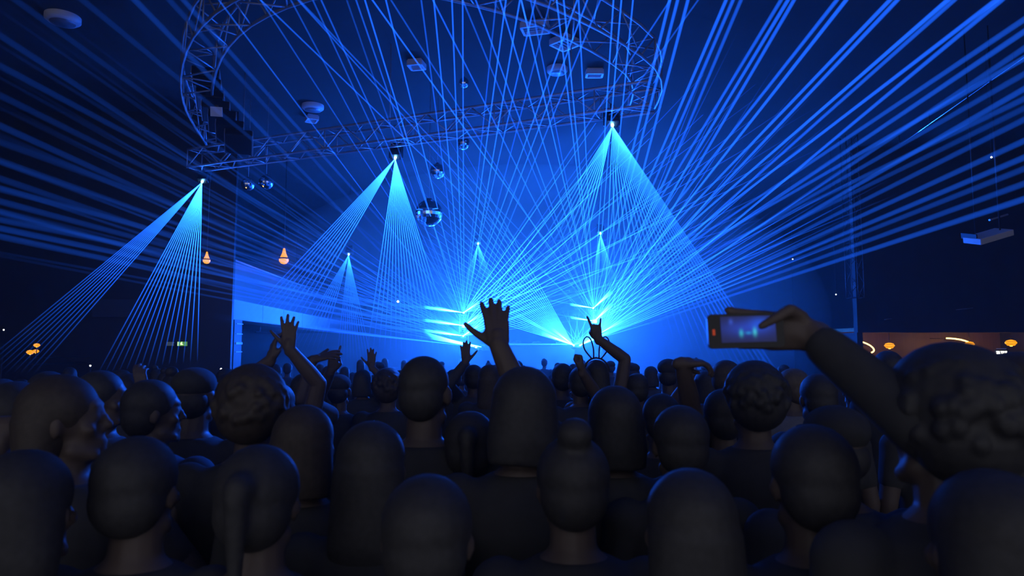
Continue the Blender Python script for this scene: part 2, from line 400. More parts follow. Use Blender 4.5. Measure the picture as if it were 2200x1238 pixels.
# balcony along the left of the hall
def bx_(Y): return -5.146 - .072 * Y
ANG = math.atan(.072)
def along(name, Y0, Y1, z0, z1, th, m, parent, off=0):
    p0 = Vector((bx_(Y0) - off, Y0, 0)); p1 = Vector((bx_(Y1) - off, Y1, 0)); c = (p0 + p1) / 2
    o = box_obj(name, (c.x - th / 2, c.y, (z0 + z1) / 2), (th, (p1 - p0).length, z1 - z0), m, parent); o.rotation_euler.z = ANG
    return o
struct_wall = along('wall_left_rear', 15.5, 33.9, 0, CZ, .2, M['recess'], None, 3.2); struct_wall['kind'] = 'structure'
bal = empty('balcony', (0, 0, 0)); tag(bal, 'long balcony on the left with a pale blue-lit front above the dark recess', 'balcony')
ys = [15.22, 17.55, 19.6, 21.9, 24.3, 26.6, 28.9, 31.2, 33.5]
for a_, b2 in zip(ys, ys[1:]): along('front_board', a_ + .012, b2 - .012, 2.46, 2.91, .05, M['fascia'], bal)
along('deck', 15.22, 33.5, 2.5, 2.9, 3.0, M['recess'], bal, .06)
along('balustrade', 15.22, 33.5, 2.915, 3.78, .03, M['panel'], bal, .04)
along('top_rail', 15.22, 33.5, 3.78, 3.82, .06, M['greymetal'], bal, .02)
pil = along('pillar', 15.4, 15.93, 0, 2.455, .25, M['panel'], None); tag(pil, 'pale pillar under the near end of the left balcony, with white strips as painted highlights', 'pillar')
for z_ in (2.36, 2.13, 1.9, 1.72):  # white strips paint thin highlights onto the pillar
    along('highlight_strip', 15.5, 15.95, z_, z_ + (.02 if z_ != 1.9 else .05), .02, M['white'], None, -.022).parent = pil
    b_o = pil.children[-1]; b_o.matrix_parent_inverse = pil.matrix_basis.inverted()
rl = along('lit_edge_strip', 21.0, 24.6, 2.28, 2.32, .05, M['mirror'], None, 1.2); tag(rl, 'thin mirror strip added for a lit edge under the left balcony', 'rail')  # mirror strip and hangers added to stand in for a blue-lit edge
for yy in (21.5, 24.0):
    h_ = along('hanger', yy, yy + .03, 2.3, 2.5, .02, M['greymetal'], None, 1.21); h_.parent = rl; h_.matrix_parent_inverse = rl.matrix_basis.inverted()

# stage with its masts and desk
st = empty('stage', (0.6, 25.5, 0)); tag(st, 'raised black stage at the far end of the hall', 'stage')
box_obj('platform', (0, 0, .5), (11.5, 7, 1.0), M['case'], st, .02)
for x_ in (-4.4, -2.2, 0, 2.2, 4.4): box_obj('front_panel', (x_, -3.53, .48), (2.1, .05, .92), M['drape'], st, .01)
dk = empty('mixing_desk', (.9, 24.2, 1.0)); tag(dk, 'black performance desk at the middle of the stage', 'desk')
box_obj('cabinet', (0, 0, .45), (2.6, .8, .9), M['case'], dk, .02); box_obj('worktop', (0, 0, .93), (2.8, .95, .06), M['greymetal'], dk, .01)
for x_ in (-.8, 0, .8):
    bm = bmesh.new(); add_box(bm, (x_, 0, .99), (.34, .4, .06)); add_lathe(bm, [(.13, 0), (.13, .02), (0, .02)], (x_, 0, 1.02), 20)
    link('player', mesh_of(bm, 'player'), M['case'], dk)

def box_truss(name, pts, size, label, group=None, closed=False, r=.024, bay=.5, twist_up=Vector((0, 0, 1)), m=None):
    m = m or M['steel']
    """four chords and zigzag lacing along a path"""
    t = empty(name, pts[0]); tag(t, label, 'truss', group); off = Vector(pts[0])
    P = [Vector(p) - off for p in pts]; n = len(P)
    def fr(i):
        d = (P[(i + 1) % n] - P[i - 1]) if closed else (P[min(n - 1, i + 1)] - P[max(0, i - 1)])
        d.normalize(); u = twist_up if abs(d.dot(twist_up)) < .9 else Vector((0, 1, 0)); s = d.cross(u).normalized(); return s, s.cross(d).normalized()
    ch = [[], [], [], []]
    for i in range(n):
        s, u = fr(i)
        for j, (a, b) in enumerate(((-1, -1), (1, -1), (1, 1), (-1, 1))): ch[j].append(P[i] + s * a * size / 2 + u * b * size / 2)
    for c in ch: tube_obj('chord', c, r, m, t, 8, closed)
    m_ = n if closed else n - 1
    for j in range(4):
        a, b = ch[j], ch[(j + 1) % 4]; bm = bmesh.new()
        for i in range(m_):
            k = (i + 1) % n
            add_tube(bm, [a[i], b[k]] if i % 2 == 0 else [b[i], a[k]], r * .55, 6)
            if i % 4 == 0: add_tube(bm, [a[i], b[i]], r * .5, 6)
        link('lacing', mesh_of(bm, 'lacing', True), m, t)
    return t
def path(ctrl, step):
    out = []
    for p, q in zip(ctrl, ctrl[1:]):
        p, q = Vector(p), Vector(q); k = max(1, round((q - p).length / step))
        out += [p.lerp(q, i / k) for i in range(k)]
    return out + [Vector(ctrl[-1])]
def atz(px, py, z):
    Y = (z - CAMZ) * F / (HZ - py); Y0 = Y
    for _ in range(6):
        p = at(px, py, Y); Y *= (z - CAMZ) / (p.z - CAMZ)
    return at(px, py, Y)
tp = path([atz(418, 345, 5.58), atz(1400, 208, 5.58)], .42)
box_truss('straight_truss', tp, .36, 'long straight aluminium truss crossing the hall above the crowd')
def spline(ctrl, closed, step):
    n = len(ctrl); out = []
    rng = range(n if closed else n - 1)
    for i in rng:
        p0, p1, p2, p3 = (Vector(ctrl[(i + j) % n if closed else max(0, min(n - 1, i + j))]) for j in (-1, 0, 1, 2))
        k = max(1, round((p2 - p1).length / step))
        for j in range(k):
            t = j / k
            out.append(.5 * ((2 * p1) + (-p0 + p2) * t + (2 * p0 - 5 * p1 + 4 * p2 - p3) * t * t + (-p0 + 3 * p1 - 3 * p2 + p3) * t ** 3))
    if not closed: out.append(Vector(ctrl[-1]))
    return out
ring = spline([atz(x, y, 6.25) for x, y in ((1378, 205), (1392, 165), (1375, 120), (1305, 68), (1205, 15), (1095, -30), (900, -75), (700, -75), (540, -20), (455, 55), (425, 140), (432, 215), (470, 290))], False, .45)
box_truss('curved_truss', ring, .46, 'big curved aluminium truss bowed towards the camera under the ceiling')
# rear truss carrying the small far lasers
0 and box_truss('rear_truss', path([Vector((-7.2, 21.5, 5.62)), Vector((8.6, 21.5, 5.62))], .8), .3, 'dim rear truss across the stage front holding the small far lasers')
for px_, nm in ((997, 'left'), (1283, 'right')):
    p = at(px_, 700, 22.85)
    mast = box_truss('mast', path([Vector((p.x, p.y, 1.0)), Vector((p.x, p.y, 3.35))], .4), .28, f'short truss mast at the {nm} of the stage carrying three lasers', m=M['case'])
# hangers from the trusses to the ceiling
for p in (tp[3], tp[len(tp) // 2], tp[-4]):
    o = tube_obj('hanging_cable', [(0, 0, 0), (0, 0, CZ - p.z - .18)], .008, M['steel']); o.location = p + Vector((0, 0, .18)); tag(o, 'thin steel cable holding the straight truss to the ceiling', 'cable', 'truss cables')

# line array of loudspeakers hanging left of the long truss
la = empty('line_array', at(455, 165, 11.2)); tag(la, 'curved hanging stack of loudspeaker cabinets left of the long truss', 'loudspeaker')
crv = [(425, 165), (428, 190), (434, 215), (446, 240), (460, 262), (476, 284), (495, 305)]
for i, (x_, y_) in enumerate(crv):
    w = at(x_ + 18, y_, 11.2) - la.location
    o = box_obj('cabinet', w, (.42, .4, .165), M['case'], la, .015, rz=.35, rx=-.12 - .09 * i)
    g = box_obj('grille', (0, .205, 0), (.38, .012, .13), M['greymetal'], o)
    for s in (-1, 1): box_obj('side_rail', (s * .216, 0, 0), (.012, .4, .13), M['steel'], o)
pn = box_obj('flown_panel', at(465, 240, 10.6), (.18, .02, .15), M['white'], rz=.2, rx=.3); tag(pn, 'small pale panel hung beside the curved loudspeaker stack', 'panel')
box_obj('clip', (0, .02, .08), (.05, .03, .05), M['case'], pn)

# mirror balls, lit from below by the stage
def mirror_ball(px, py, Y, r, label):
    c = at(px, py, Y); t = empty('mirror_ball', c); tag(t, label, 'mirror ball', 'mirror balls under the ceiling')
    bm = bmesh.new(); n = 14; prof = [(r * math.sin(math.pi * i / n), -r * math.cos(math.pi * i / n)) for i in range(n + 1)]
    prof[0] = (0, -r); prof[-1] = (0, r); add_lathe(bm, prof, n=26)
    link('sphere', mesh_of(bm, 'sphere'), M['mirror'], t)
    bm = bmesh.new(); add_lathe(bm, [(0, 0), (r * .2, 0), (r * .2, r * .12), (0, r * .12)], (0, 0, r * .97), 14); link('cap', mesh_of(bm, 'cap'), M['case'], t)
    tube_obj('hanging_wire', [(0, 0, r), (0, 0, CZ - c.z)], .006, M['steel'], t, 6)
for a in ((922, 458, 13.5, .27, 'largest mirror ball, lit as a bright crescent left of the left mast beams'), (940, 368, 14, .16, 'mirror ball hanging right above the largest one, glittering crescent'),
          (995, 308, 13, .13, 'small mirror ball just under the middle of the long truss'), (997, 178, 11.5, .09, 'topmost small mirror ball above the long truss'),
          (572, 392, 14, .15, 'mirror ball under the left end of the long truss'), (533, 396, 14.3, .14, 'leftmost mirror ball, under the left end of the long truss')):
    mirror_ball(*a)

# things on the ceiling
def round_fitting(px, py, r, label, z=7.16):
    c = atz(px, py, z); t = empty('ceiling_speaker', c); tag(t, label, 'ceiling fitting', 'round white ceiling fittings')
    bm = bmesh.new(); add_lathe(bm, [(0, -.07), (r * .8, -.07), (r, -.03), (r, CZ - z)], n=28); link('housing', mesh_of(bm, 'housing', True), M['white'], t)
    bm = bmesh.new(); add_lathe(bm, [(0, -.078), (r * .7, -.078), (r * .72, -.068)], n=28); link('grille', mesh_of(bm, 'grille', True), M['greymetal'], t)
for a in ((135, 40, .26, 'round fitting on the ceiling at the upper left corner'), (672, 230, .24, 'round fitting on the ceiling left above the long truss'), (1197, 150, .2, 'round fitting on the ceiling right of the middle above the truss'), (2092, 332, .2, 'round fitting on the ceiling at the far right')):
    round_fitting(*a)
def square_vent(px, py, w, d, rz, label, z=7.12):
    c = atz(px, py, z); t = empty('air_vent', c, rz); tag(t, label, 'air vent', 'pale square ceiling vents')
    bm = bmesh.new()
    for s in (-1, 1): add_box(bm, (s * w / 2, 0, 0), (.04, d, .1)); add_box(bm, (0, s * d / 2, 0), (w, .04, .1))
    add_box(bm, (0, 0, .05), (w, d, .05)); link('frame', mesh_of(bm, 'frame'), M['white'], t)
    for k in range(4): box_obj('slat', (0, (k - 1.5) * d / 4.4, 0), (w - .05, d * .16, .02), M['white'], t, rx=.5)
for a in ((1150, 60, .42, .3, -.25, 'rectangular vent on the ceiling inside the curved truss, nearest the top edge'), (1213, 92, .36, .36, .8, 'diamond-turned square vent on the ceiling inside the curved truss'), (895, 140, .26, .26, -.2, 'small square vent on the ceiling left of the middle beams'),
          (1277, 158, .3, .2, 0, 'dim small vent on the ceiling by the right bend of the curved truss'), (670, 256, .22, .3, .5, 'small vent beside the round fitting left above the long truss'), (2108, 355, .5, .75, .35, 'large square vent on the ceiling at the right under the wide beams')):
    square_vent(*a)
sh = empty('wall_box', at(2123, 508, 11)); tag(sh, 'long slanted blue-lit metal box high on the right', 'ventilation box')
o = box_obj('body', (0, 0, 0), (.62, .35, .1), M['white'], sh, .01); o.rotation_euler = (.25, -.28, .12)
o2 = box_obj('end_plate', (-.31, 0, 0), (.02, .3, .09), M['case'], sh); o2.rotation_euler = (.25, -.28, .12)
tube_obj('hanging_rod', [(-.2, 0, .05), (-.2, 0, CZ - sh.location.z)], .012, M['case'], sh); tube_obj('hanging_rod', [(.2, 0, .05), (.2, 0, CZ - sh.location.z)], .012, M['case'], sh)
fn = box_obj('light_bar', at(2145, 467, 12), (.34, .05, .03), M['greymetal']); fn.rotation_euler = (0, -.3, 0); tube_obj('hanging_rod', [(0, 0, 0), (0, 0, CZ - fn.location.z)], .01, M['case'], fn).rotation_euler = (0, .3, 0); tag(fn, 'thin short bar high on the right above the slanted metal box', 'bar')
p0, p1 = atz(2240, 96, 6.95), atz(1748, 442, 6.95)
o = tube_obj('ceiling_pipe', [Vector((0, 0, 0)), p1 - p0], .022, M['mirror']); o.location = p0; tag(o, 'long straight shiny pipe running along the right of the ceiling', 'pipe')
for k in range(8):
    q = (p1 - p0) * (k + .5) / 8; h = tube_obj('pipe_clip', [q, q + Vector((0, 0, CZ - 6.95))], .01, M['case'], o)
# hanging cluster at the far right
hc = box_truss('drop_truss', path([Vector(at(1838, 640, 17)), Vector((at(1838, 640, 17).x, 17, CZ - .02))], .35), .3, 'short upright truss hanging dimly in the dark right of the beams', r=.012, m=M['case'])

# ---- lamps
def pendant(px, py, Y, r, label, shade=True, wire=True):
    c = at(px, py, Y); t = empty('pendant_lamp', c); tag(t, label, 'lamp', 'amber pendant lamps')
    bm = bmesh.new(); add_lathe(bm, [(0, -.6 * r), (.6 * r, -.5 * r), (r, 0), (.75 * r, .42 * r), (.2 * r, .6 * r)], n=24); link('lamp_shade', mesh_of(bm, 'lamp_shade', True), M['amber'], t)
    bm = bmesh.new()
    for k in (-.25, .2): add_lathe(bm, [(r * (1 - abs(k) * .3), k * r), (r * (1.03 - abs(k) * .3), k * r + .03 * r), (r * (1 - abs(k) * .3), k * r + .06 * r)], n=24)
    link('shade_ring', mesh_of(bm, 'shade_ring', True), M['case'], t)
    bm = bmesh.new(); add_lathe(bm, [(0, -.68 * r), (.2 * r, -.66 * r), (.25 * r, -.58 * r)], n=12); link('bulb', mesh_of(bm, 'bulb', True), M['amber_hot'], t)
    if wire: tube_obj('cord', [(0, 0, .6 * r), (0, 0, min(CZ, 7.2) - c.z)], .006, M['case'], t, 6)
    return t
# chandelier over the left balcony
def chandelier(px, py, Y, s, label):
    c = at(px, py, Y); t = empty('chandelier', c); tag(t, label, 'chandelier', 'amber chandeliers')
    bm = bmesh.new(); add_lathe(bm, [(.05 * s, .55 * s), (.1 * s, .3 * s), (.2 * s, .06 * s), (.22 * s, .02 * s)], n=20); link('crystal_cone', mesh_of(bm, 'crystal_cone', True), M['amber'], t)
    bm = bmesh.new(); add_lathe(bm, [(.26 * s, -.02 * s), (.28 * s, 0), (.28 * s, .03 * s), (.26 * s, .05 * s)], n=24); link('hoop', mesh_of(bm, 'hoop', True), M['case'], t)
    bm = bmesh.new(); add_lathe(bm, [(.25 * s, -.02 * s), (.24 * s, -.14 * s), (.14 * s, -.26 * s), (0, -.3 * s)], n=20); link('crystal_bowl', mesh_of(bm, 'crystal_bowl', True), M['amber'], t)
    for k in range(6):
        a = math.tau * k / 6; bm = bmesh.new(); add_lathe(bm, [(0, -.03 * s), (.03 * s, 0), (.022 * s, .05 * s), (0, .08 * s)], (.15 * s * math.cos(a), .15 * s * math.sin(a), -.3 * s * .6), 8)
        link('bulb', mesh_of(bm, 'bulb', True), M['amber_hot'], t)
    tube_obj('chain', [(0, 0, .55 * s), (0, 0, CZ - c.z)], .01, M['case'], t, 6)
    lamp('chandelier_light', 'POINT', c + Vector((.1, -.5, -.2)), 2.0, (1, .5, .15), .1)
chandelier(610, 556, 19.0, .53, 'glowing amber chandelier above the left balcony')
chandelier(444, 558, 14.2, .3, 'small dim amber chandelier beside the left end wall corner')
for a in ((79, 742, 13.5, .06, 'upper right globe of the three orange lamps at the far left'), (65, 757, 13.4, .07, 'lower left globe of the three orange lamps at the far left'), (77, 755, 13.7, .06, 'lower right globe of the three orange lamps at the far left')):
    t = pendant(*a, wire=False)
    tube_obj('arm', [(0, 0, -.03), (0, 0, -.25), (0, 15.2 - t.location.y, -.25)], .008, M['case'], t, 6)
# exit sign on the left end wall
ex = empty('exit_sign', at(375, 739, 14.9)); tag(ex, 'small green lit escape sign with a side arrow panel on the left end wall', 'sign')
box_obj('sign_body', (.15, .04, 0), (.2, .05, .095), M['exit_green'], ex, .004)
box_obj('side_panel', (-.11, .04, 0), (.14, .05, .085), M['sign_dim'], ex, .004)
bm = bmesh.new(); add_box(bm, (.14, .01, .0), (.035, .008, .05)); add_box(bm, (.15, .01, .035), (.018, .008, .016)); add_box(bm, (.165, .01, -.01), (.04, .008, .012), ry=.5); add_box(bm, (.07, .01, 0), (.012, .008, .085))
link('pictogram', mesh_of(bm, 'pictogram'), M['exit_white'], ex)
box_obj('bracket', (0, .17, .0), (.3, .26, .02), M['case'], ex)
# indicator lights
for i, (px_, py_, Y_, nm) in enumerate(((855, 648, 21.5, 'tiny yellow-white lamp in the haze left of the left mast'), (1703, 557, 20, 'tiny white lamp right of the lowest beams'), (1796, 633, 18, 'tiny white lamp in the dark above the raised phone hand'), (2130, 338, 12, 'tiny yellow lamp beside the large square vent on the right'),
                                    (8, 709, 14.8, 'tiny white lamp at the left edge of the photo'), (194, 786, 13, 'tiny white light just above the left crowd'), (475, 793, 12, 'small white lamp low beside the left balcony pillar'))):
    c = at(px_, py_, Y_); t = empty('indicator_lamp', c); tag(t, nm, 'small lamp', 'tiny pinpoint lamps')
    bm = bmesh.new(); bmesh.ops.create_uvsphere(bm, u_segments=10, v_segments=6, radius=.016 if i != 0 else .035); link('bulb', mesh_of(bm, 'bulb', True), M['dot'], t)
    if c.z > 2.3: tube_obj('wire', [(0, 0, .015), (0, 0, CZ - c.z)], .004, M['case'], t, 5)
    else: tube_obj('post', [(0, 0, -.015), (0, 0, -c.z)], .015, M['case'], t, 6)

# ---- bar on the right
BY = 18.0
def X_(px, Y): return (px - 1100) / F * Y
struct('wall_right_rear', (11.55, BY + .1, (2.22 + CZ) / 2), (4.9, .2, CZ - 2.22), M['wall'])
struct('wall_bar_side', (9.2, BY + .9, 1.11), (.15, 1.6, 2.22), M['wall'])
struct('wall_bar_back', (11.6, BY + 1.7, 1.15), (4.9, .12, 2.3), M['wood'])
struct('trim_bar_ceiling', (11.6, BY + .9, 2.3), (4.8, 1.4, .1), M['wood'])
bc = empty('bar_counter', (11.6, BY + .6, 0)); tag(bc, 'wooden bar counter in the lit alcove at the right', 'counter')
box_obj('counter_body', (0, 0, .52), (4.3, .45, 1.04), M['wood'], bc, .01); box_obj('counter_top', (0, -.03, 1.07), (4.4, .6, .05), M['case'], bc, .01)
for x_ in (10.2, 11.9, 13.3): lamp('bar_light', 'POINT', (x_, BY + .7, 1.95), 6, (1, .58, .16), .12)
pendant(1911, 743, 18.3, .13, 'left round amber lamp in front of the bar wood', wire=False)
pendant(2083, 740, 18.3, .12, 'middle amber lamp behind the curved light tube in the bar', wire=False)
pendant(2172, 737, 18.3, .14, 'right round amber lamp in front of the bar wood', wire=False)
for t in [o for o in bpy.data.objects if o.name.startswith('pendant_lamp') and o.location.x > 5]:
    tube_obj('cord', [(0, 0, .05), (0, 0, 2.25 - t.location.z)], .006, M['case'], t, 6)
def neon(pts, Y, label):
    P = spline([at(x, y, Y) for x, y in pts], False, .03); t = empty('light_tube', P[0]); tag(t, label, 'light tube', 'curved warm light tubes')
    tube_obj('glowing_tube', [p - P[0] for p in P], .02, M['neon'], t)
    for k in (0, len(P) // 2, -1):
        q = P[k] - P[0]; tube_obj('clip', [q, q + Vector((0, BY + 1.64 - Y, 0))], .008, M['case'], t, 6)
neon([(1846, 733), (1858, 737), (1870, 743), (1877, 750), (1877, 755), (1872, 758)], 18.9, 'left hook-shaped warm light tube at the bar')
neon([(2033, 727), (2050, 728), (2068, 731), (2082, 736), (2092, 744)], 18.9, 'right long curved warm light tube at the bar')
def stroke_text(name, strokes, w, h, origin, parent, m, th=.012):
    """block letters from straight bars on a unit grid"""
    bm = bmesh.new(); x0 = 0
    for g in strokes:
        for (a, b, c, d) in g:
            p = Vector((x0 + a * w, 0, b * h)); q = Vector((x0 + c * w, 0, d * h)); l_ = (q - p).length
            add_box(bm, (p + q) / 2, (l_ + th, .012, th), ry=-math.atan2(q.z - p.z, q.x - p.x))
        x0 += w * 1.35 if g else w * .7
    o = link(name, mesh_of(bm, name), m, parent); o.location = origin
    return o
GL = {'O': [(0, 0, 1, 0), (1, 0, 1, 1), (1, 1, 0, 1), (0, 1, 0, 0)], 'N': [(0, 0, 0, 1), (0, 1, 1, 0), (1, 0, 1, 1)], 'T': [(0, 1, 1, 1), (.5, 1, .5, 0)],
      'U': [(0, 1, 0, 0), (0, 0, 1, 0), (1, 0, 1, 1)], 'R': [(0, 0, 0, 1), (0, 1, 1, 1), (1, 1, 1, .5), (1, .5, 0, .5), (.3, .5, 1, 0)], ' ': []}
sg = empty('tour_sign', at(2153, 758, 17.6)); tag(sg, 'small black sign with white letters ON TOUR at the bar', 'sign')
box_obj('board', (0, .03, .0), (.34, .03, .16), M['signbox'], sg)
stroke_text('lettering', [GL[c] for c in 'ON TOUR'], .03, .065, (-.135, 0, -.03), sg, M['letters'], .011)
box_obj('upper_strip', (0, .02, .1), (.24, .03, .03), M['white'], sg)
tube_obj('stand', [(0, .03, -.08), (0, .03, -sg.location.z)], .02, M['case'], sg)
for a, b2, c in (((1900, 687), (1916, 685), 'short bar added for a reddish glint above the bar, left'), ((2054, 666), (2090, 662), 'thin bar added for a faint glint above the bar, right')):  # metal bars added where only small glints show
    P = [at(*a, BY - .15), at(*b2, BY - .15)]; o = tube_obj('glint_bar', [(0, 0, 0), P[1] - P[0]], .012, M['greymetal']); o.location = P[0]; tag(o, c, 'rail', 'bars added for glints above the bar')
    q = (P[1] - P[0]) / 2; tube_obj('clip', [q, q + Vector((0, .16, 0))], .01, M['case'], o, 5)

# ------------------------------------------------------------------ haze
def haze_mat(name, dens, g=.3):
    m = bpy.data.materials.new(name); m.use_nodes = True; nt = m.node_tree; nt.nodes.clear()
    o = nt.nodes.new('ShaderNodeOutputMaterial'); v = nt.nodes.new('ShaderNodeVolumeScatter'); v.inputs['Density'].default_value = dens; v.inputs['Anisotropy'].default_value = g
    v.inputs['Color'].default_value = (1, 1, 1, 1); nt.links.new(v.outputs[0], o.inputs[1]); return m
bm = bmesh.new(); add_box(bm, (0, 15.2, 3.6), (27.9, 37.5, 7.18))
o = link('haze', mesh_of(bm, 'haze'), haze_mat('thin_haze', .0034)); tag(o, 'thin theatrical haze filling the whole hall', 'haze', kind='stuff')
bm = bmesh.new(); bmesh.ops.create_uvsphere(bm, u_segments=48, v_segments=28, radius=1); bmesh.ops.scale(bm, vec=(9.5, 8.0, 4.9), verts=bm.verts)
o = link('added_haze', mesh_of(bm, 'added_haze', True), haze_mat('smoke', .025)); o.location = (.5, 22.8, 2.7); tag(o, 'denser haze added around the stage lasers to steepen their glow', 'haze', kind='stuff')  # extra scatter volume added so the stage glow falls off faster
# ------------------------------------------------------------------ people
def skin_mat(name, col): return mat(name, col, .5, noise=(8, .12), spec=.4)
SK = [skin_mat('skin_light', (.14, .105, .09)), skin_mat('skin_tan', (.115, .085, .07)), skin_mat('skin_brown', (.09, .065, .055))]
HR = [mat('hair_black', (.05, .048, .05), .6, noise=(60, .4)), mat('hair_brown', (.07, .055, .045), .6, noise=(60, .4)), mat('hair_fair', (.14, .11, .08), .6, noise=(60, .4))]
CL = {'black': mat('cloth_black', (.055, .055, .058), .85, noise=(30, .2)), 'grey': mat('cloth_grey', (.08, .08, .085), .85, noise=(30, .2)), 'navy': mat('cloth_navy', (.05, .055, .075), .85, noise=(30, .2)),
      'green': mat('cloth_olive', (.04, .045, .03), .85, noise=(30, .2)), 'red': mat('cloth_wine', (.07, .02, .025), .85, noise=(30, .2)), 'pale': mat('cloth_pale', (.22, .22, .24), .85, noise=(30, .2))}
M['shoe'] = mat('shoe_leather', (.02, .018, .016), .4)

def ball(bm, c, r, rot=None, n=14):
    mx = Matrix.Translation(c) @ (rot or Matrix.Identity(4)) @ Matrix.Diagonal((r[0], r[1], r[2], 1))
    bmesh.ops.create_uvsphere(bm, u_segments=n, v_segments=n // 2 + 2, radius=1, matrix=mx)

def cap(bm, p, r1, q, r2, n=12):
    """tapered limb segment with round ends"""
    p, q = Vector(p), Vector(q); d = (q - p); L = d.length
    x, y, z = frame_z(d); rings = []
    st_ = [(-r1 * math.cos(a), r1 * math.sin(a)) for a in (R(8), R(30), R(60))] + [(0, r1), (L * .5, (r1 + r2) / 2), (L, r2)] + [(L + r2 * math.cos(a), r2 * math.sin(a)) for a in (R(60), R(30), R(8))]
    for h, r in st_: rings.append([bm.verts.new(p + z * h + (x * math.cos(math.tau * k / n) + y * math.sin(math.tau * k / n)) * r) for k in range(n)])
    for a, b in zip(rings, rings[1:]):
        for k in range(n): bm.faces.new((a[k], a[(k + 1) % n], b[(k + 1) % n], b[k]))
    bm.faces.new(list(reversed(rings[0]))); bm.faces.new(rings[-1])

def loft(bm, secs, n=20):
    """closed stack of elliptical sections (centre, rx, ry)"""
    rings = []
    for c, rx, ry in secs:
        c = Vector(c); rings.append([bm.verts.new(c + Vector((rx * math.cos(math.tau * k / n), ry * math.sin(math.tau * k / n), 0))) for k in range(n)])
    for a, b in zip(rings, rings[1:]):
        for k in range(n): bm.faces.new((a[k], a[(k + 1) % n], b[(k + 1) % n], b[k]))
    bm.faces.new(list(reversed(rings[0]))); bm.faces.new(rings[-1])

def fuse(bm, name, voxel, smooth=2):
    """melt overlapping volumes into one continuous skin"""
    me = bpy.data.meshes.new(name); bm.normal_update(); bm.to_mesh(me); bm.free()
    o = bpy.data.objects.new('tmp', me); COL.objects.link(o)
    r = o.modifiers.new('r', 'REMESH'); r.mode = 'VOXEL'; r.voxel_size = voxel
    s = o.modifiers.new('s', 'SMOOTH'); s.factor = .5; s.iterations = smooth
    dg = bpy.context.evaluated_depsgraph_get()
    out = bpy.data.meshes.new_from_object(o.evaluated_get(dg)); out.name = name
    bpy.data.objects.remove(o); bpy.data.meshes.remove(me)
    out.polygons.foreach_set('use_smooth', [True] * len(out.polygons))
    return out

FL = [.078, .086, .080, .062]; FR = [.0118, .0121, .0115, .0102]
def hand(bm, w, f, n, side, pose='open', k=1.0, fat=0):
    """hand from the wrist w; f fingers' direction, n palm normal, side +1 right, -1 left"""
    f = f.normalized(); n = (n - f * n.dot(f)).normalized(); s = f.cross(n) * side      # s points to the thumb
    P = lambda a, b, c: w + (f * a + s * b + n * c) * k
    cap(bm, P(-.02, 0, 0), .026 * k, P(.03, 0, 0), .028 * k)
    knx = [.030, .010, -.010, -.029]; kna = [.094, .098, .093, .084]
    for b, a in zip(knx, kna):
        cap(bm, P(.012, b * .62, .0), .0185 * k, P(a - .004, b, 0), .0125 * k, 10)
    ball(bm, P(.048, 0, .002), (.034 * k, .034 * k, .018 * k), Matrix((s, f, n)).transposed().to_4x4())
    cap(bm, P(.02, .024, .008), .019 * k, P(.05, .034, .008), .014 * k, 10)
    curl = {'open': [(6, 5, 5)] * 4, 'wave': [(4, 8, 8), (8, 10, 8), (10, 12, 10), (6, 8, 8)], 'relax': [(18, 24, 15), (24, 28, 18), (30, 32, 20), (34, 34, 22)],
            'horn': [(4, 6, 4), (85, 95, 60), (85, 95, 60), (6, 8, 6)], 'fist': [(80, 95, 60)] * 4, 'phone': [(6, 10, 8), (7, 10, 8), (8, 12, 8), (8, 12, 8)], 'grip': [(38, 50, 34), (42, 52, 36), (46, 54, 36), (50, 52, 36)], 'point': [(2, 4, 3), (70, 90, 50), (80, 90, 60), (85, 90, 60)]}[pose]
    spread = {'open': (11, 2, -4, -13), 'wave': (13, 3, -6, -16), 'horn': (14, 2, -4, -18)}.get(pose, (4, 1, -2, -5))
    for i in range(4):
        a0 = R(spread[i]); d = f * math.cos(a0) + s * math.sin(a0); p = P(kna[i], knx[i], 0); r = FR[i] * k; c = 0
        for j, (fr_, ln) in enumerate(zip((.45, .31, .24), curl[i])):
            c += R(ln); dd = d * math.cos(c) + n * math.sin(c); q = p + dd * FL[i] * fr_ * k
            cap(bm, p, r, q, r * .9, 8); p = q; r *= .93
    if pose in ('open', 'wave'): tp_ = [P(.022, .030, .008), P(.050, .062, .012), P(.074, .086, .012), P(.094, .102, .010)]
    elif pose == 'phone': tp_ = [P(.02, .03, .01), P(.050, .044, .030), P(.080, .024, .036), P(.108, .006, .034)]
    elif pose == 'grip': tp_ = [P(.02, .03, .01), P(.045, .052, .03), P(.065, .052, .055), P(.085, .045, .07)]
    else: tp_ = [P(.02, .03, .01), P(.05, .045, .026), P(.072, .028, .042), P(.086, .006, .046)]
    for (p, q, r1, r2) in ((tp_[0], tp_[1], .016, .0125), (tp_[1], tp_[2], .0120, .0108), (tp_[2], tp_[3], .0105, .0088)): cap(bm, p, r1 * k, q, r2 * k, 9)

def ik(sh, wr, pole, a=.29, b=.255):
    d = wr - sh; L = d.length
    if L > (a + b) * .995: d = d.normalized() * (a + b) * .995; wr = sh + d; L = d.length
    x = (a * a - b * b + L * L) / (2 * L); h = math.sqrt(max(0, a * a - x * x)); u = d.normalized()
    pl = pole - u * pole.dot(u); pl = pl.normalized() if pl.length > 1e-4 else Vector((0, 0, -1))
    return sh + u * x + pl * h, wr

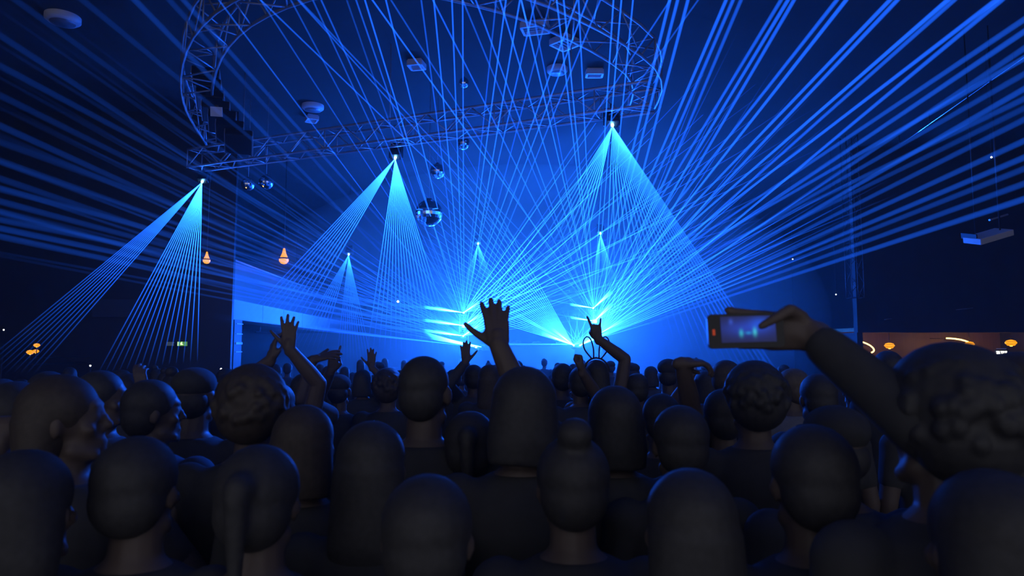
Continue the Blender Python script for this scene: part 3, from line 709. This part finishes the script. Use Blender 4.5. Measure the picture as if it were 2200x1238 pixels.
BUILT = {}
def person(loc, H, yaw, label, group=None, arms=None, head=(0, 0, 0), hair='short', hc=0, sk=0, top='black', sleeve='short', voxel=.011, wide=1.0, lean=(0, 0), vh=None, hood=False):
    """loc: feet; arms: {side: dict(w=world wrist point or local offset, f=finger direction, n=palm normal, pose=, pole=)} side 1 right, -1 left; head=(yaw, nod, tilt) degrees"""
    t = empty('person', loc, yaw); s = H / 1.75; t.scale = (s, s, s)
    tag(t, label, 'person', group)
    inv = (Matrix.Translation(loc) @ Matrix.Rotation(yaw, 4, 'Z') @ Matrix.Diagonal((s, s, s, 1))).inverted(); idir = Matrix.Rotation(-yaw, 3, 'Z')
    lx, ly = lean
    def T(x, y, z):                      # lean of the upper body above the hips
        k = max(0, z - .95); return Vector((x + lx * k, y + ly * k, z))
    body = bmesh.new(); shirt = bmesh.new(); pants = bmesh.new(); w_ = wide
    tor = [(.84, .150, .112), (.92, .172, .122), (1.0, .160, .112), (1.1, .146, .104), (1.22, .160, .116), (1.32, .176, .120), (1.39, .176, .108), (1.43, .150, .090), (1.465, .095, .070), (1.49, .062, .060)]
    loft(body, [(T(0, 0, z), rx * w_, ry) for z, rx, ry in tor])
    loft(shirt, [(T(0, 0, z), rx * w_ + .018, ry + .018) for z, rx, ry in tor[:7]] + [(T(0, 0, 1.44), .150 * w_ + .012, .102), (T(0, 0, 1.475), .088, .080)])
    cap(body, T(0, -.005, 1.42), .062, T(0, .012, 1.56), .056)
    loft(pants, [(Vector((0, 0, .80)), .165 * w_, .125), (Vector((0, 0, .86)), .172 * w_, .132), (Vector((0, 0, .95)), .180 * w_, .132), (Vector((0, 0, 1.0)), .168 * w_, .12)])
    for sd in (1, -1):
        hp, kn, an = Vector((sd * .095 * w_, 0, .88)), Vector((sd * .115, .02, .49)), Vector((sd * .12, -.01, .085))
        cap(body, hp, .088, kn, .055); cap(body, kn, .054, an, .036); cap(body, an + Vector((0, -.03, -.035)), .034, an + Vector((sd * .015, .13, -.045)), .030)
        cap(pants, hp, .102, kn, .070); cap(pants, kn, .068, an + Vector((0, 0, .03)), .055)
    # head
    hm = Matrix.Translation(T(0, .0, 1.52)) @ Matrix.Rotation(R(head[0]), 4, 'Z') @ Matrix.Rotation(R(-head[1]), 4, 'X') @ Matrix.Rotation(R(head[2]), 4, 'Y') @ Matrix.Translation((0, 0, -1.52))
    hb = bmesh.new()
    ball(hb, (0, .002, 1.655), (.076, .094, .094), n=20); ball(hb, (0, .040, 1.585), (.055, .058, .068), n=16)
    cap(hb, (0, .088, 1.535), .018, (0, .082, 1.545), .02); ball(hb, (0, .084, 1.672), (.045, .016, .012))
    cap(hb, (0, .096, 1.655), .007, (0, .112, 1.612), .0125); ball(hb, (0, .094, 1.572), (.024, .012, .0075)); ball(hb, (0, .092, 1.560), (.021, .012, .0075))
    for sd in (1, -1):
        ball(hb, (sd * .030, .083, 1.640), (.0135, .0125, .0125)); ball(hb, (sd * .045, .068, 1.610), (.022, .022, .02))
        ball(hb, (sd * .080, -.002, 1.628), (.010, .020, .032), Matrix.Rotation(sd * -.35, 4, 'Z')); cap(hb, (sd * .045, .03, 1.56), .022, (sd * .03, .075, 1.54), .018)
    bmesh.ops.transform(hb, matrix=hm, verts=hb.verts)
    tmp = bpy.data.meshes.new('t'); hb.to_mesh(tmp); hb.free(); body.from_mesh(tmp); bpy.data.meshes.remove(tmp)
    # arms
    arms = arms or {}
    for sd in (1, -1):
        sh = T(sd * .178 * w_, -.005, 1.405); a = arms.get(sd)
        if a is None:
            el, wr = T(sd * .235 * w_, -.02, 1.12), T(sd * .225 * w_, .07, .88); f, n_, pose = Vector((0, .25, -1)), Vector((-sd, 0, 0)), 'relax'
        else:
            wr = inv @ Vector(a['w']) if a.get('world', True) else Vector(a['w'])
            if wr.z > 1.6: sh = sh + Vector((-sd * .015, .0, .08))
            el, wr = ik(sh, wr, Vector(a.get('pole', (sd, -.3, -1))))
            f = (idir @ Vector(a['f'])) if a.get('f') is not None else (wr - el)
            n_ = idir @ Vector(a.get('n', (0, 1, 0))); pose = a.get('pose', 'open')
        cap(body, sh, .060, el, .045); cap(body, el, .044, el.lerp(wr, .3), .045); cap(body, el.lerp(wr, .3), .045, wr, .031)
        ball(body, sh, (.062, .06, .058)); hand(body, wr, f, n_, sd, pose)
        e2 = sh.lerp(el, .6) if sleeve == 'short' else el
        if sleeve != 'none':
            ball(shirt, sh, (.076, .074, .07)); cap(shirt, sh, .072, e2, .060 if sleeve == 'short' else .056)
            if sleeve == 'long': cap(shirt, el, .055, el.lerp(wr, .82), .042)
    # neck-line of a hood
    if hood: ball(shirt, T(0, -.085, 1.44), (.12, .07, .075)); ball(shirt, T(0, -.02, 1.47), (.1, .085, .035))
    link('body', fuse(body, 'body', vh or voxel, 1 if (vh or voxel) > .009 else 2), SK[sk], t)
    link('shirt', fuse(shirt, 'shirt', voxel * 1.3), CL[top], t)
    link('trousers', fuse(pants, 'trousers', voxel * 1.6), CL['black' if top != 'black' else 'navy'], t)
    for sd in (1, -1):
        sb_ = bmesh.new(); loft(sb_, [((sd * .128, .045, 0), .045, .135), ((sd * .128, .045, .03), .046, .136), ((sd * .126, .03, .06), .042, .115), ((sd * .12, -.02, .10), .042, .055)], 18)
        link('shoe', mesh_of(sb_, 'shoe', True), M['shoe'], t)
    # hair and hats
    h = bmesh.new(); hmat = HR[hc]
    if hair in ('short', 'crop', 'curly', 'long', 'bun', 'tail', 'bob'):
        g = {'crop': .004, 'short': .012, 'curly': .03}.get(hair, .014)
        ball(h, (0, -.012, 1.672), (.077 + g, .088 + g, .082 + g), n=20); ball(h, (0, -.038, 1.625), (.070 + g, .060 + g, .075 + g * .6), n=18)
        if hair == 'curly':
            rr = random.Random(int(loc[0] * 100))
            for _ in range(150):
                a_, b_a = rr.uniform(0, 6.28), rr.uniform(-.45, 1.4); ball(h, (.102 * math.cos(a_) * math.cos(b_a), -.02 + .112 * math.sin(a_) * math.cos(b_a) * (1 if math.sin(a_) < 0 else .7), 1.66 + .1 * math.sin(b_a)), (.019, .019, .019), n=6)
        if hair == 'long':
            loft(h, [((0, -.075, 1.36), .08, .028), ((0, -.075, 1.45), .098, .04), ((0, -.055, 1.55), .096, .062), ((0, -.035, 1.65), .093, .085), ((0, -.02, 1.71), .07, .075)])
        if hair == 'bob': loft(h, [((0, -.045, 1.50), .094, .058), ((0, -.04, 1.56), .1, .072), ((0, -.025, 1.66), .092, .088), ((0, -.015, 1.72), .065, .07)])
        if hair == 'bun': ball(h, (0, -.06, 1.775), (.045, .045, .04))
        if hair == 'tail': ball(h, (0, -.115, 1.69), (.032, .04, .035)); cap(h, (0, -.13, 1.68), .026, (0, -.12, 1.45), .012)
    if hair in ('cap', 'backcap'):
        ball(h, (0, -.03, 1.62), (.077, .07, .07), n=18)
    if len(h.verts):
        bmesh.ops.transform(h, matrix=hm, verts=h.verts); 
        link('hair', fuse(h, 'hair', voxel * (.65 if hair == 'curly' else .9), 2), hmat, t)
    if hair in ('cap', 'backcap'):
        c_ = bmesh.new(); ball(c_, (0, -.004, 1.695), (.088, .104, .07), n=20); sg_ = 1 if hair == 'cap' else -1
        loft(c_, [((0, sg_ * .095, 1.682), .07, .085), ((0, sg_ * .095, 1.694), .068, .083)], 24)
        bmesh.ops.transform(c_, matrix=hm, verts=c_.verts); link('cap', fuse(c_, 'cap', voxel, 1), CL['black'], t)
    BUILT[label] = t
    return t

def copy_person(src, loc, H, yaw, label, group):
    t = src.copy(); COL.objects.link(t); s = H / 1.75; t.location = loc; t.rotation_euler = (0, 0, yaw); t.scale = (s, s, s)
    t['label'] = label; t['group'] = group
    for ch in src.children:
        c = ch.copy(); COL.objects.link(c); c.parent = t
    return t

def spot(px, top, Y):
    """feet position and height of someone whose head top is seen at (px, top) at depth Y"""
    p = at(px, top, Y); return (p.x, p.y, 0), p.z
def P_(px, crown, Y, label, yaw=0, **k):
    loc, H = spot(px, crown, Y); kk = dict(k)
    if k.get('hair') in ('cap', 'backcap', 'curly'): H -= .02
    return person(loc, H - .02, R(yaw), label, **kk)

# --- named people, nearest first
up = (0, 0, 1)
# centre: right arm raised with an open hand in front of the lights
P_(1122, 785, 1.95, 'person at the centre raising the big open right hand against the lights', hair='bob', hc=0, top='black', sleeve='short', voxel=.009, vh=.0045, head=(0, 4, 2),
   arms={1: dict(w=at(1071, 741, 2.22), f=(-.10, .55, 1), n=(0.05, 1, -.55), pose='open', pole=(.3, .2, -1))})
P_(912, 757, 2.3, 'tall person with a cropped head left of the raised open hand', hair='crop', hc=0, head=(-12, 2, 0), top='black', voxel=.008, wide=1.08)
P_(1320, 826, 2.25, 'short person with a round dark head right of centre, below the horned hand', hair='bob', hc=0, top='grey', voxel=.009)
P_(1618, 770, 2.5, 'person with rounded dark hair directly below the lit phone', hair='curly', hc=0, top='black', voxel=.010)
P_(548, 776, 2.2, 'broad person in front of the left balcony pillar with a flat mop of hair', hair='curly', hc=1, top='black', voxel=.010, wide=1.1)
P_(420, 776, 2.9, 'person with a flat-topped cap left of the balcony pillar', hair='cap', hc=0, top='black', voxel=.010)
P_(655, 866, 2.0, 'short person whose dark crown sits below the two raised hands left of centre', hair='bob', hc=1, top='black', voxel=.010)
P_(330, 812, 2.6, 'person with short hair left of the flat cap, face turned right', hair='short', head=(-55, 0, 0), top='navy', voxel=.010)
P_(222, 793, 3.0, 'person in the left crowd turned to the right with a blue-lit face', hair='short', head=(-75, 0, 0), top='grey', sk=0, voxel=.010)
P_(150, 800, 1.9, 'person at the left with a blue-lit cheek turned to the side', hair='long', hc=1, head=(-70, -5, 0), top='black', voxel=.010,
   arms={1: dict(w=(.17, .22, 1.30), world=False, f=(-.1, .3, 1), n=(0, 1, 0), pose='relax')})
P_(40, 815, 2.2, 'person at the left edge holding a forearm up across the chest', hair='short', hc=0, top='black', voxel=.010,
   arms={1: dict(w=at(20, 915, 2.0), f=(1, .2, -.3), n=(0, 1, 0), pose='relax', pole=(-.2, -.2, -1))})
P_(1460, 866, 2.1, 'short person between the two round heads right of centre', hair='short', top='black', voxel=.010)
P_(1792, 850, 1.9, 'person in a flat hat under the arm that holds the phone', hair='cap', hc=0, top='navy', voxel=.010, wide=1.1)
P_(1010, 880, 2.25, 'short person filling the gap between the cropped head and the round head', hair='tail', top='navy', voxel=.010)
P_(800, 900, 1.75, 'short person in dark clothes just left of the cropped head', hair='long', top='black', voxel=.010)
P_(1230, 930, 1.6, 'nearest short person at the lower middle right', hair='bun', top='black', voxel=.010)
P_(560, 950, 1.45, 'near person at the lower left, hair in a tail', hair='tail', top='grey', voxel=.010)
P_(300, 930, 1.5, 'near dark-clothed person low on the left', hair='short', top='black', voxel=.010)
P_(60, 960, 1.35, 'nearest person in the lower left corner', hair='bob', top='black', voxel=.010)
P_(920, 1010, 1.25, 'nearest person at the bottom middle in a hooded top', hair='short', top='black', voxel=.010, hood=True)
P_(1480, 1000, 1.3, 'near person at the bottom right of the middle', hair='long', top='black', voxel=.010)
# right: phone holder
ph = at(1601, 711, 1.42)
P_(2030, 728, 1.28, 'large dark person at the right holding up a phone in the right hand', yaw=4, hair='curly', hc=0, top='black', sleeve='long', voxel=.008, vh=.006, wide=1.05, head=(10, 0, 0),
   arms={1: dict(w=at(1738, 716, 1.447), f=(-1, .03, .06), n=(0.02, -1, 0), pose='phone', pole=(.1, -1, -.6))})
P_(2172, 752, 1.75, 'person at the right edge behind the phone holder, turned slightly left', hair='short', hc=1, top='grey', voxel=.010, head=(15, 0, 0))
P_(1905, 752, 4.6, 'person with a small round head beneath the left amber bar lamp', hair='short', top='black', voxel=.011)
P_(2120, 1000, 1.05, 'near person in the lower right corner with a blue-lit sleeve', hair='bob', top='navy', sleeve='long', voxel=.010)
P_(1740, 905, 1.45, 'near person at the lower right with short hair', hair='short', top='black', voxel=.010)
# middle distance, left of the centre
P_(600, 822, 3.6, 'person behind the broad left head reaching two arms high with spread fingers', hair='bob', top='black', sleeve='none', voxel=.010, vh=.0055,
   arms={1: dict(w=at(621, 748, 3.5), f=(-.02, 0, 1), n=(0, 1, 0), pose='wave', pole=(.5, .3, -1)), -1: dict(w=at(583, 772, 3.6), f=(.1, .1, 1), n=(.8, .5, 0), pose='relax', pole=(-1, .3, -1))})
P_(655, 800, 4.4, 'person whose raised hand points right beside the spread-finger hand', hair='short', top='grey', sleeve='short', voxel=.011, vh=.0055,
   arms={1: dict(w=at(672, 773, 4.2), f=(1, .1, .28), n=(.1, .6, -1), pose='wave', pole=(0, .3, -1))})
P_(729, 796, 4.8, 'person with a square dark head raising a bent wrist', hair='cap', top='black', sleeve='short', voxel=.011, vh=.006,
   arms={-1: dict(w=at(716, 786, 4.4), f=(.15, 0, 1), n=(.4, 1, 0), pose='point', pole=(-1, 0, -1))})
P_(780, 793, 6.4, 'person with rounded hair and a small open hand raised at the far right side', hair='bob', top='navy', voxel=.012, vh=.006,
   arms={1: dict(w=at(798, 789, 6.2), f=(0, 0, 1), n=(0, 1, 0), pose='open', pole=(.6, .3, -1))})
P_(834, 787, 4.7, 'person with full round hair just left of the cropped head', hair='curly', hc=1, top='black', voxel=.011)
P_(975, 792, 7.0, 'person half hidden at the right edge of the cropped head', hair='short', top='black', voxel=.012)
P_(1018, 782, 6.0, 'person in long sleeves waving a small open hand below the left blades of light', hair='short', top='grey', sleeve='long', voxel=.012, vh=.006,
   arms={-1: dict(w=at(1001, 778, 5.8), f=(-.05, 0, 1), n=(0, 1, 0), pose='open', pole=(-.5, .3, -1))})
P_(1052, 782, 5.3, 'person with long hair just left of the big raised forearm', hair='long', hc=1, top='navy', voxel=.011)
P_(1208, 779, 5.4, 'person with a flat dark head right of the centre head', hair='short', top='black', voxel=.011, wide=1.05)
P_(1247, 786, 4.9, 'person with both fists held near the face left of the rabbit-ear headband', hair='short', top='navy', voxel=.011, vh=.006,
   arms={1: dict(w=at(1249, 797, 4.5), f=(0, .1, 1), n=(-1, .2, 0), pose='fist', pole=(.6, 0, -1))})
bunny = P_(1281, 772, 5.0, 'person wearing a rabbit-ear headband and raising a horned hand sign', hair='bob', top='black', sleeve='none', voxel=.010, vh=.006,
   arms={1: dict(w=at(1284, 728, 4.95), f=(-.15, 0, 1), n=(0, 1, .1), pose='horn', pole=(1, .2, -.6))})
for sd in (-1, 1):
    pts = [Vector((sd * .035, -.01, 1.775)), Vector((sd * .085, -.01, 1.84)), Vector((sd * .095, -.01, 1.90)), Vector((sd * .07, -.01, 1.935)), Vector((sd * .04, -.01, 1.915)), Vector((sd * .022, -.01, 1.85)), Vector((sd * .02, -.01, 1.78))]
    e_ = tube_obj('rabbit_ear', spline(pts, False, .02), .0055, CL['black'], bunny)
hbm = tube_obj('headband', [Vector((.094 * math.cos(a), -.005, 1.672 + .108 * math.sin(a))) for a in [R(k * 12 + 6) for k in range(15)]], .007, CL['black'], bunny)
P_(1361, 776, 9.0, 'far person in a flat-topped cap right of the horned hand', hair='cap', top='black', voxel=.012)
P_(1368, 800, 5.0, 'person holding a dark phone to the face right of the horned hand', hair='short', top='black', sleeve='long', voxel=.011,
   arms={-1: dict(w=(-.07, .25, 1.56), world=False, f=(.3, .3, 1), n=(.3, -1, 0), pose='grip', pole=(-1, 0, -1))})
P_(1398, 786, 8.2, 'far person low behind the cap and the raised arm with a tilted hand', hair='bob', top='grey', voxel=.012)
P_(1436, 764, 5.4, 'person in a peaked cap beside the raised arm with a tilted hand', hair='cap', top='navy', voxel=.011, head=(-25, 0, 0))
P_(1420, 842, 3.0, 'person lifting an arm with the hand tilted forward over a bright blue glint', hair='short', top='black', sleeve='short', voxel=.010, vh=.0055,
   arms={1: dict(w=at(1464, 775, 2.7), f=(1, .3, .05), n=(.1, .2, -1), pose='relax', pole=(.3, .1, -1))})
P_(1514, 795, 5.3, 'person with a round head holding up a cup left of and below the lit phone', hair='bob', top='grey', voxel=.011, vh=.006,
   arms={-1: dict(w=at(1481, 812, 4.95), f=(0, .2, 1), n=(.2, 1, 0), pose='grip', pole=(-1, 0, -1))})
P_(1563, 772, 4.6, 'person in profile with a shaded face just left of the hair below the phone', hair='short', hc=1, head=(-80, 0, 0), top='navy', voxel=.010)
P_(1553, 832, 2.9, 'short person with a bright blue rim on the hood below the lit phone', hair='short', top='pale', hood=True, voxel=.010)
P_(1700, 790, 4.2, 'person right of the hair below the phone with glinting jewellery', hair='tail', hc=2, head=(50, 0, 0), top='pale', voxel=.010)
P_(1755, 800, 3.4, 'person in shade under the phone holder forearm', hair='short', top='black', voxel=.011)
P_(1655, 795, 5.6, 'person partly seen between the phone-side hair and the jewellery', hair='short', top='grey', voxel=.012)
P_(283, 800, 4.2, 'person in the left crowd touching the brow with a raised hand', hair='short', top='grey', voxel=.011, vh=.006, arms={1: dict(w=at(308, 836, 4.0), f=(-.3, 0, 1), n=(0, 1, 0), pose='relax', pole=(1, 0, -.6))})
P_(255, 806, 5.0, 'person in the left crowd with long hair left of the touching hand', hair='long', top='black', voxel=.011)
P_(108, 795, 3.2, 'person with dark hair under the three orange lamps', hair='short', top='black', voxel=.011)
P_(8, 812, 3.4, 'person cut off by the left edge of the photo behind the forearm', hair='long', top='black', voxel=.011)
P_(378, 800, 4.6, 'person just left of the flat cap, farther back', hair='bun', top='navy', voxel=.011)
P_(490, 800, 4.8, 'person between the flat cap and the broad mop of hair', hair='short', top='black', voxel=.011)
P_(1990, 800, 3.4, 'person in shade behind the phone holder to the left', hair='short', top='black', voxel=.011)

# --- the phone in the raised hand
phn = empty('phone', ph); tag(phn, 'black phone held sideways in a raised hand, its screen showing the blue stage', 'phone'); phn.rotation_euler = (R(-4), R(-1.5), R(-2))
pw, phh = .156, .071
bm = bmesh.new(); add_box(bm, (0, 0, 0), (pw, .009, phh))
vert = [e for e in bm.edges if abs(e.verts[0].co.y - e.verts[1].co.y) > .005]
bmesh.ops.bevel(bm, geom=vert, offset=.009, segments=5, profile=.5, affect='EDGES'); link('case', mesh_of(bm, 'case'), mat('phone_case', (.015, .015, .017), .3), phn)
scr = bpy.data.materials.new('phone_screen'); scr.use_nodes = True; nt = scr.node_tree; pb = nt.nodes['Principled BSDF']; pb.inputs['Base Color'].default_value = (.01, .01, .015, 1); pb.inputs['Roughness'].default_value = .15
N = nt.nodes.new; Lk = nt.links.new
tc = N('ShaderNodeTexCoord')
def blob(cx, cz, sx, sz):
    mp = N('ShaderNodeMapping'); mp.inputs['Location'].default_value = (-cx / sx, 0, -cz / sz); mp.inputs['Scale'].default_value = (1 / sx, 0, 1 / sz)
    ln = N('ShaderNodeVectorMath'); ln.operation = 'LENGTH'; Lk(tc.outputs['Object'], mp.inputs[0]); Lk(mp.outputs[0], ln.inputs[0])
    q = N('ShaderNodeMath'); q.operation = 'POWER'; Lk(ln.outputs['Value'], q.inputs[0]); q.inputs[1].default_value = 2
    g = N('ShaderNodeMath'); g.operation = 'MULTIPLY'; Lk(q.outputs[0], g.inputs[0]); g.inputs[1].default_value = -1
    e = N('ShaderNodeMath'); e.operation = 'EXPONENT'; Lk(g.outputs[0], e.inputs[0]); return e
def acc(prev, e, col):
    m_ = N('ShaderNodeMix'); m_.data_type = 'RGBA'; m_.blend_type = 'ADD'; m_.clamp_factor = False; Lk(e.outputs[0], m_.inputs[0]); m_.inputs[7].default_value = (*col, 1)
    if prev is None: m_.inputs[6].default_value = (.006, .008, .045, 1)
    else: Lk(prev.outputs[2], m_.inputs[6])
    return m_
c_ = None
for bl, col in ((blob(0, .002, .05, .016), (.004, .022, .22)), (blob(.025, .012, .02, .012), (.0, .03, .25)), (blob(-.015, -.008, .004, .007), (.01, .22, .18)), (blob(.013, -.006, .004, .008), (.02, .28, .2)), (blob(0, -.008, .006, .003), (.0, .12, .2)), (blob(-.035, .016, .004, .006), (.01, .03, .2))):
    c_ = acc(c_, bl, col)
Lk(c_.outputs[2], pb.inputs['Emission Color']); pb.inputs['Emission Strength'].default_value = 1.5
bm = bmesh.new(); add_box(bm, (0, 0, 0), (.112, .001, .054)); o = link('screen', mesh_of(bm, 'screen'), scr, phn, (.005, -.0052, .003))
o = box_obj('home_key', (-.066, -.0052, -.002), (.005, .0015, .012), mat('lit_key', (.4, .05, .01), .4, 0, (.8, .08, .02), .35), phn, .0004)
o = box_obj('camera_lens', (.07, .0052, .022), (.01, .002, .01), M['case'], phn)
# glinting phone / jewellery points
for px_, py_, Y_, r_, nm in ((1483, 796, 4.99, .020, 'round blue glint of a raised cup behind the tilted hand'),):
    c = at(px_, py_, Y_); t = empty('cup', c); tag(t, nm, 'cup')
    bm = bmesh.new(); add_lathe(bm, [(0, -.06), (.03, -.06), (.04, .05), (.037, .05), (.028, -.055)], n=20); link('cup_wall', mesh_of(bm, 'cup_wall', True), M['white'], t)
    bm = bmesh.new(); add_lathe(bm, [(.040, .046), (.043, .05), (.040, .054)], n=20); link('rim', mesh_of(bm, 'rim', True), M['mirror'], t)

# --- the far crowd: five kinds of person copied in rows
random.seed(11)
protos = []
kinds = [dict(hair='short', top='black'), dict(hair='long', hc=1, top='navy'), dict(hair='bob', top='grey'), dict(hair='cap', top='black'), dict(hair='bun', top='black'), dict(hair='curly', top='navy')]
names = ['short hair', 'long hair', 'a bob', 'a cap', 'a hair bun', 'curly hair']
where = []
for Y, n, x0, x1 in ((7.0, 8, 20, 620), (9.0, 10, 60, 1300), (11.5, 12, 560, 1480), (14, 12, 640, 1560), (16.5, 12, 700, 1600), (5.6, 5, 1750, 2250), (8.5, 6, 1560, 2150)):
    for k in range(n): where.append((x0 + (x1 - x0) * (k + random.uniform(.2, .8)) / n, Y + random.uniform(-.5, .5)))
for i, (px_, Y) in enumerate(where):
    k = i % 6; X = (px_ - 1100) / F * Y
    Hh = random.uniform(1.50, 1.62) - (0.0 if Y < 12 else .05)
    lab = f'far concertgoer with {names[k]}, a dark shape low in the haze before the stage'; grp = f'far concertgoers with {names[k]}'
    if k >= len(protos): protos.append(person((X, Y, 0), Hh, 0, lab, group=grp, voxel=.014, **kinds[k]))
    else: copy_person(protos[k], (X, Y, 0), Hh, random.uniform(-.4, .4), lab, grp)
